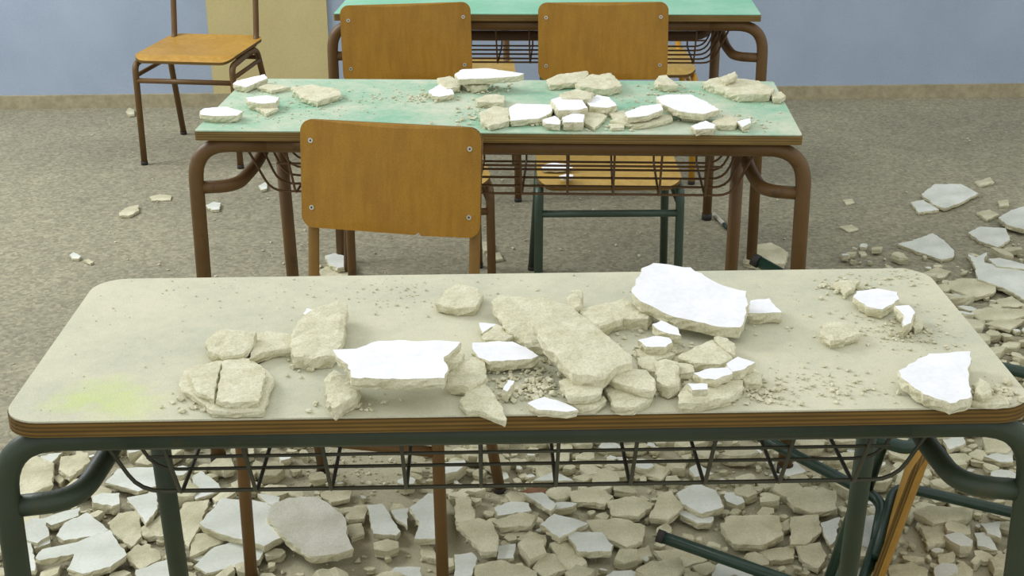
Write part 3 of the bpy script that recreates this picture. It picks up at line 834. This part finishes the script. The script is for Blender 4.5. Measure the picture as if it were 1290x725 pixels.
CRUMBS = [('desk1',-0.380,0.031,0.017,0.019,14,0.003,0.008),
('desk1',-0.198,0.025,0.032,0.016,40,0.002,0.007),
('desk1',-0.270,0.128,0.018,0.021,14,0.003,0.008),
('desk1',-0.163,0.375,0.055,0.063,40,0.001,0.004),
('desk1',-0.001,0.077,0.033,0.046,90,0.002,0.007),
('desk1',0.015,0.063,0.032,0.039,90,0.002,0.008),
('desk1',0.177,0.141,0.037,0.064,80,0.002,0.008),
('desk1',0.222,0.069,0.041,0.046,110,0.002,0.008),
('desk1',0.283,0.047,0.032,0.026,80,0.002,0.007),
('desk1',0.344,0.052,0.076,0.040,140,0.001,0.006),
('desk1',0.477,0.239,0.071,0.049,120,0.001,0.005),
('desk1',0.546,0.415,0.063,0.039,90,0.001,0.005),
('desk1',0.507,0.206,0.038,0.048,70,0.001,0.005),
('desk1',0.563,0.028,0.017,0.020,50,0.003,0.01),
('desk1',0.466,0.379,0.028,0.028,20,0.003,0.008),
('desk1',-0.136,0.392,0.174,0.046,70,0.001,0.003),
('desk1',0.136,0.259,0.039,0.033,40,0.002,0.006),
('desk1',0.083,0.067,0.041,0.039,70,0.002,0.008),
('desk1',-0.412,0.393,0.104,0.055,25,0.001,0.003),
('desk2',-0.222,0.270,0.074,0.054,90,0.001,0.005),
('desk2',-0.046,0.353,0.038,0.034,40,0.003,0.007),
('desk2',-0.053,0.149,0.031,0.078,50,0.002,0.008),
('desk2',-0.174,0.271,0.032,0.032,30,0.003,0.008),
('desk2',0.170,0.077,0.079,0.047,90,0.002,0.008),
('desk2',0.385,0.352,0.064,0.056,40,0.002,0.006),
('desk2',0.468,0.104,0.059,0.057,60,0.002,0.007),
('desk2',0.305,0.241,0.047,0.102,50,0.002,0.006),
('desk2',-0.469,0.264,0.080,0.107,120,0.001,0.005),
('desk2',0.506,0.225,0.072,0.121,30,0.001,0.005),
('desk2',-0.480,0.118,0.082,0.079,60,0.001,0.004),
('desk2',-0.348,0.224,0.079,0.083,50,0.001,0.004)]

SURF = {'floor': ((0, 0), 0, 0.0), 'seat': ((0, 0), 0, .4125), 'desk1': (*DESKS['desk1'], .75), 'desk2': (*DESKS['desk2'], .75)}

def jagged(poly, step, amp):
    out = []
    n = len(poly)
    for i in range(n):
        a = Vector(poly[i]); b = Vector(poly[(i + 1) % n])
        d = b - a; L = d.length
        k = max(1, int(L / step)); nn = Vector((-d.y, d.x)) / max(L, 1e-6)
        for j in range(k):
            q = a + d * (j / k)
            if j: q += nn * random.uniform(-amp, amp) + d * random.uniform(-.25, .25) / k
            out.append((q.x, q.y))
    return out

def area2(poly):
    return sum(poly[i - 1][0] * poly[i][1] - poly[i][0] * poly[i - 1][1] for i in range(len(poly))) / 2

def fragment_bm(poly, t, fine, flat_top, sx=0, sy=0, zb=0.0):
    """broken plate: jagged outline, granular sides, bumpy or painted top; centre at the origin of the outline, bottom at z = zb"""
    if area2(poly) < 0: poly = poly[::-1]
    size = math.sqrt(abs(area2(poly)))
    step = max(fine, size / 14)
    out = jagged(poly, step, step * .22)
    v, f, ol = cdt_fill(out, step * (1.6 if flat_top else 1.25))
    n = len(ol); bset = set(ol)
    seed = Vector((random.uniform(0, 50), random.uniform(0, 50), 0))
    cx = sum(p[0] for p in out) / n; cy = sum(p[1] for p in out) / n
    def slope(x, y): return sx * (x - cx) + sy * (y - cy)
    bm = bmesh.new()
    amp = min(.0026, t * .12) * (0.12 if flat_top else 1)
    top = []
    for i, p in enumerate(v):
        q = Vector((p.x, p.y, 0)) + seed
        z = t + amp * (noise.noise(q * 38) + .7 * noise.noise(q * 95) + .5 * noise.noise(q * 190)) - (amp * .6 if i in bset else 0)
        top.append(bm.verts.new((p.x, p.y, zb + z + slope(p.x, p.y))))
    for q in f: bm.faces.new([top[i] for i in q]).material_index = 0
    rings = [[top[i] for i in ol]]
    inw = []
    for i in range(n):
        a = Vector(out[i - 1]); b = Vector(out[(i + 1) % n]); d = (b - a)
        d = d.normalized() if d.length > 1e-9 else Vector((1, 0))
        inw.append(Vector((-d.y, d.x)))
    for fr, off, ja in ((.80, -.0006, .0012), (.48, -.0002, .0022), (.16, .0016, .0022), (0.0, .0035, .0016)):
        ring = []
        for i in range(n):
            k = min(1, t / .016)
            w = Vector(out[i]) + inw[i] * (off + random.uniform(-ja, ja)) * k
            zz = t * max(0, fr + random.uniform(-.07, .07) * (1 if fr > 0 else 0))
            ring.append(bm.verts.new((w.x, w.y, zb + zz + slope(w.x, w.y))))
        rings.append(ring)
    for a, b in zip(rings, rings[1:]):
        for k in range(n):
            bm.faces.new((a[(k + 1) % n], a[k], b[k], b[(k + 1) % n])).material_index = 1
    bm.faces.new(list(reversed(rings[-1]))).material_index = 1
    return bm, (cx, cy)

def place(name, poly, surf, t, lift, sx, sy, mats, flat, fine, parent=None):
    org, rz, z = SURF[surf]
    bm, (cx, cy) = fragment_bm(poly, t, fine, flat, sx, sy)
    for v in bm.verts: v.co.x -= cx; v.co.y -= cy
    zmin = min(v.co.z for v in bm.verts)
    o = link(name, bm, mats, parent)
    c, s = math.cos(rz), math.sin(rz)
    o.location = (org[0] + c * cx - s * cy, org[1] + s * cx + c * cy, z + max(lift, -zmin if lift < .002 else lift) + .0003)
    o.rotation_euler.z = rz
    return o, (cx, cy)

GROUPS = {'desk1': 'plaster pieces on the front desk', 'desk2': 'plaster pieces on the middle desk', 'seat': 'plaster flakes on the green chair seat', 'floor': 'fallen plaster on the floor'}
floor_polys = []
for surf, t, lift, sx, sy, fin, flat_xy, layers, label in PIECES:
    poly = [(flat_xy[i] / 1000, flat_xy[i + 1] / 1000) for i in range(0, len(flat_xy), 2)]
    onfloor = surf == 'floor'
    if onfloor:                                           # broken slabs lie close: a little wider than their clear faces
        mx, my = sum(p[0] for p in poly) / len(poly), sum(p[1] for p in poly) / len(poly)
        poly = [(mx + (x - mx) * 1.07, my + (y - my) * 1.07) for x, y in poly]
    body = M['beige_floor'] if onfloor else M['beige']
    face = {0: body, 1: M['white_floor'] if onfloor else M['white'], 2: M['stone'], 3: M['grey'], 4: M['red']}[fin]
    if fin in (2, 4): body = face
    o, c0 = place('plaster_fragment' if fin != 2 else 'stone', poly, surf, t / 1000, lift / 1000, sx / 1000, sy / 1000, [face, body], fin in (1, 3), .007 if not onfloor else .010)
    tag(o, label, 'stone' if fin == 2 else 'plaster piece', GROUPS[surf])
    for lay, lt in layers:
        lp = [(lay[i] / 1000 - c0[0], lay[i + 1] / 1000 - c0[1]) for i in range(0, len(lay), 2)]
        bm, _ = fragment_bm(lp, lt / 1000, .007, False, 0, 0, t / 1000 - .001)
        link('plaster_layer', bm, [body, body], o)
    if onfloor: floor_polys.append(poly)

# smaller pieces filling the heaps between the large slabs
def heap(x, y):
    """how thickly rubble lies at a floor point, 0..1"""
    d = 0.0
    if y < 2.92:
        if x < -.42: d = .95 if y < 2.52 else .3
        elif x < -.12: d = .18 if y < 2.36 else (.3 if y < 2.6 else .12)
        else: d = .95 if y < 2.72 else .65
    if x > .72 and 2.6 < y < 3.3: d = max(d, .95 - max(0, y - 2.95) * 1.6 - max(0, .82 - x) * 3)
    if x > 1.0 and 3.2 <= y < 4.0: d = max(d, .5 - (y - 3.2) * .55)
    return d

def blob(r, n):
    ph = random.uniform(0, 6.28)
    el = random.uniform(.55, 1)
    rot = random.uniform(0, 3.14)
    pts = []
    for k in range(n):
        a = ph + 2 * math.pi * (k + random.uniform(-.3, .3)) / n
        q = Vector((r * math.cos(a), r * el * math.sin(a))) * random.uniform(.75, 1.12)
        pts.append((q.x * math.cos(rot) - q.y * math.sin(rot), q.x * math.sin(rot) + q.y * math.cos(rot)))
    return pts

centres = []
rng = random.Random(5)
tries = 0
fill = []
while len(fill) < 1300 and tries < 110000:
    tries += 1
    x, y = rng.uniform(-1.05, 1.6), rng.uniform(2.05, 4.0)
    if rng.random() > heap(x, y): continue
    r = (.022 + .034 * rng.random()) if len(fill) < 170 else .009 + .034 * rng.random() ** 1.9
    if any((x - a) ** 2 + (y - b) ** 2 < (.66 * (r + c)) ** 2 for a, b, c in fill): continue
    q = (x, y)
    if any(inside((x + r * .45 * dx, y + r * .45 * dy), pl) for pl in floor_polys for dx, dy in ((0, 0), (1, 0), (-1, 0), (0, 1), (0, -1))): continue
    fill.append((x, y, r))
fill.sort(key=lambda q: -q[2])
ZONES = ((lambda x, y: y > 2.95, 'loose plaster scrap on the floor beyond the right end of the front desk', 'plaster scraps beyond the front desk'),
         (lambda x, y: x < -.12, 'plaster scrap between the large slabs under the left half of the front desk', 'plaster scraps under the left of the front desk'),
         (lambda x, y: True, 'plaster scrap between the large slabs under the right half of the front desk', 'plaster scraps under the right of the front desk'))
ANCHORS = []                                             # where the labelled floor slabs lie, to say which scrap is which
for row in PIECES:
    if row[0] != 'floor': continue
    w = row[-1].split(',')[0].split()
    cut = next((i for i, q in enumerate(w) if i > 2 and q in ('in', 'on', 'behind', 'right', 'left', 'below', 'seen', 'touching', 'beside', 'between', 'under', 'nearest', 'along', 'just', 'beyond', 'near', 'cut', 'at', 'near', 'crossed', 'belonging', 'against')), len(w))
    xy = row[6]
    ANCHORS.append([sum(xy[::2]) / len(xy) * 2 / 1000, sum(xy[1::2]) / len(xy) * 2 / 1000, w, cut])
short = [' '.join(a[2][:a[3]]) for a in ANCHORS]
for a, sname in zip(ANCHORS, short):
    a.append(sname if short.count(sname) == 1 and a[3] > 2 else ' '.join(a[2]))
used_labels = set()

def scrap_label(colour, x, y):
    for ax, ay, w, cut, nm in sorted(ANCHORS, key=lambda a: (a[0] - x) ** 2 + (a[1] - y) ** 2)[:30]:
        dx, dy = x - ax, y - ay
        side = ('right of' if dx > 0 else 'left of') if abs(dx) > abs(dy) else ('just behind' if dy > 0 else 'just in front of')
        lab = f'{colour} scrap {side} the {nm}'
        if lab not in used_labels and len(lab.replace('-', ' ').split()) <= 16:
            used_labels.add(lab)
            return lab
    return None

stuff = bmesh.new()
for k, (x, y, r) in enumerate(fill):
    poly = blob(r, rng.randint(5, 8))
    th = min(.028, .008 + r * rng.uniform(.25, .7))
    a, b = rng.uniform(-.18, .18), rng.uniform(-.22, .1)
    white = rng.random() < .13
    if k < 100:
        bm, _ = fragment_bm(poly, th, .011, white, a, b)
        zmin = min(v.co.z for v in bm.verts)
        o = link('plaster_fragment', bm, [M['white_floor'] if white else M['beige_floor'], M['beige_floor']])
        o.location = (x, y, -zmin + .0003)
        for test, lab, grp in ZONES:
            if test(x, y): tag(o, scrap_label('white' if white else 'beige', x, y) or lab, 'plaster piece', grp); break
    else:
        bm, _ = fragment_bm(poly, th, .016, white, a, b)
        zmin = min(v.co.z for v in bm.verts)
        for v in bm.verts: v.co += Vector((x, y, -zmin))
        if not white:
            for q in bm.faces: q.material_index = 1
        me = bpy.data.meshes.new('tmp'); bm.to_mesh(me); bm.free()
        stuff.from_mesh(me); bpy.data.meshes.remove(me)
o = link('rubble', stuff, [M['white_floor'], M['beige_floor']])
o['kind'] = 'stuff'; o['label'] = 'small plaster rubble filling the gaps of the floor heaps'; o['category'] = 'rubble'

# crumbs: joined, too many and too small to count
def lump_templates(n=14):
    out = []
    for _ in range(n):
        bm = bmesh.new()
        for k in range(11):
            v = Vector((random.gauss(0, 1), random.gauss(0, 1), random.gauss(0, 1))).normalized()
            bm.verts.new((v.x * random.uniform(.7, 1.2), v.y * random.uniform(.6, 1), v.z * random.uniform(.4, .75)))
        r = bmesh.ops.convex_hull(bm, input=bm.verts)
        bmesh.ops.delete(bm, geom=[g for g in r['geom_interior'] if isinstance(g, bmesh.types.BMVert)], context='VERTS')
        bm.verts.index_update()
        out.append(([v.co.copy() for v in bm.verts], [[v.index for v in f.verts] for f in bm.faces]))
        bm.free()
    return out
LUMPS = lump_templates()

def crumbs(name, pts, mat, label, loc=(0, 0, 0), rz=0):
    vs, fs = [], []
    for x, y, s in pts:
        cv, cf = random.choice(LUMPS)
        a = random.uniform(0, 6.28); c, sn = math.cos(a), math.sin(a)
        b = len(vs)
        for v in cv: vs.append((x + s * (v.x * c - v.y * sn), y + s * (v.x * sn + v.y * c), s * (v.z + .4)))
        for f in cf: fs.append([b + i for i in f])
    me = bpy.data.meshes.new(name); me.from_pydata(vs, [], fs)
    me.materials.append(mat)
    o = bpy.data.objects.new(name, me); COL.objects.link(o)
    o.location = loc; o.rotation_euler.z = rz
    o['kind'] = 'stuff'; o['label'] = label; o['category'] = 'crumbs'
    return o

for dk, words in (('desk1', 'fine plaster crumbs scattered over the front desk top'), ('desk2', 'fine plaster crumbs scattered over the middle desk top')):
    pts = []
    for surf, cx, cy, rx, ry, n, a, b in CRUMBS:
        if surf != dk: continue
        for _ in range(int(n * 1.3)):
            x, y = random.gauss(cx, rx * .8), random.gauss(cy, ry * .75)
            if abs(x) < .585 and .012 < y < .44: pts.append((x, y, (a + (b - a) * random.random() ** 1.8) * .85))
    for _ in range(200):
        pts.append((random.uniform(-.58, .58), random.uniform(.02, .43), random.uniform(.0006, .0018)))
    (ox, oy), rz = DESKS[dk]
    crumbs('plaster_crumbs', pts, M['crumb'], words, (ox, oy, .7502), rz)

pts = []
while len(pts) < 5200:
    x, y = random.uniform(-1.1, 1.7), random.uniform(2.0, 4.1)
    if random.random() < .06 + heap(x, y): pts.append((x, y, .0015 + .0075 * random.random() ** 2.5))
for _ in range(900):
    pts.append((random.uniform(-1.9, 1.9), random.uniform(2.6, 5.8), .001 + .006 * random.random() ** 4))
for _ in range(900):
    x, y = random.gauss(-.35, .25), random.gauss(2.66, .16)
    pts.append((x, y, .001 + .006 * random.random() ** 2.5))
crumbs('plaster_crumbs', pts, M['beige_floor'], 'plaster grit and crumbs strewn over the whole floor', (0, 0, .0002))
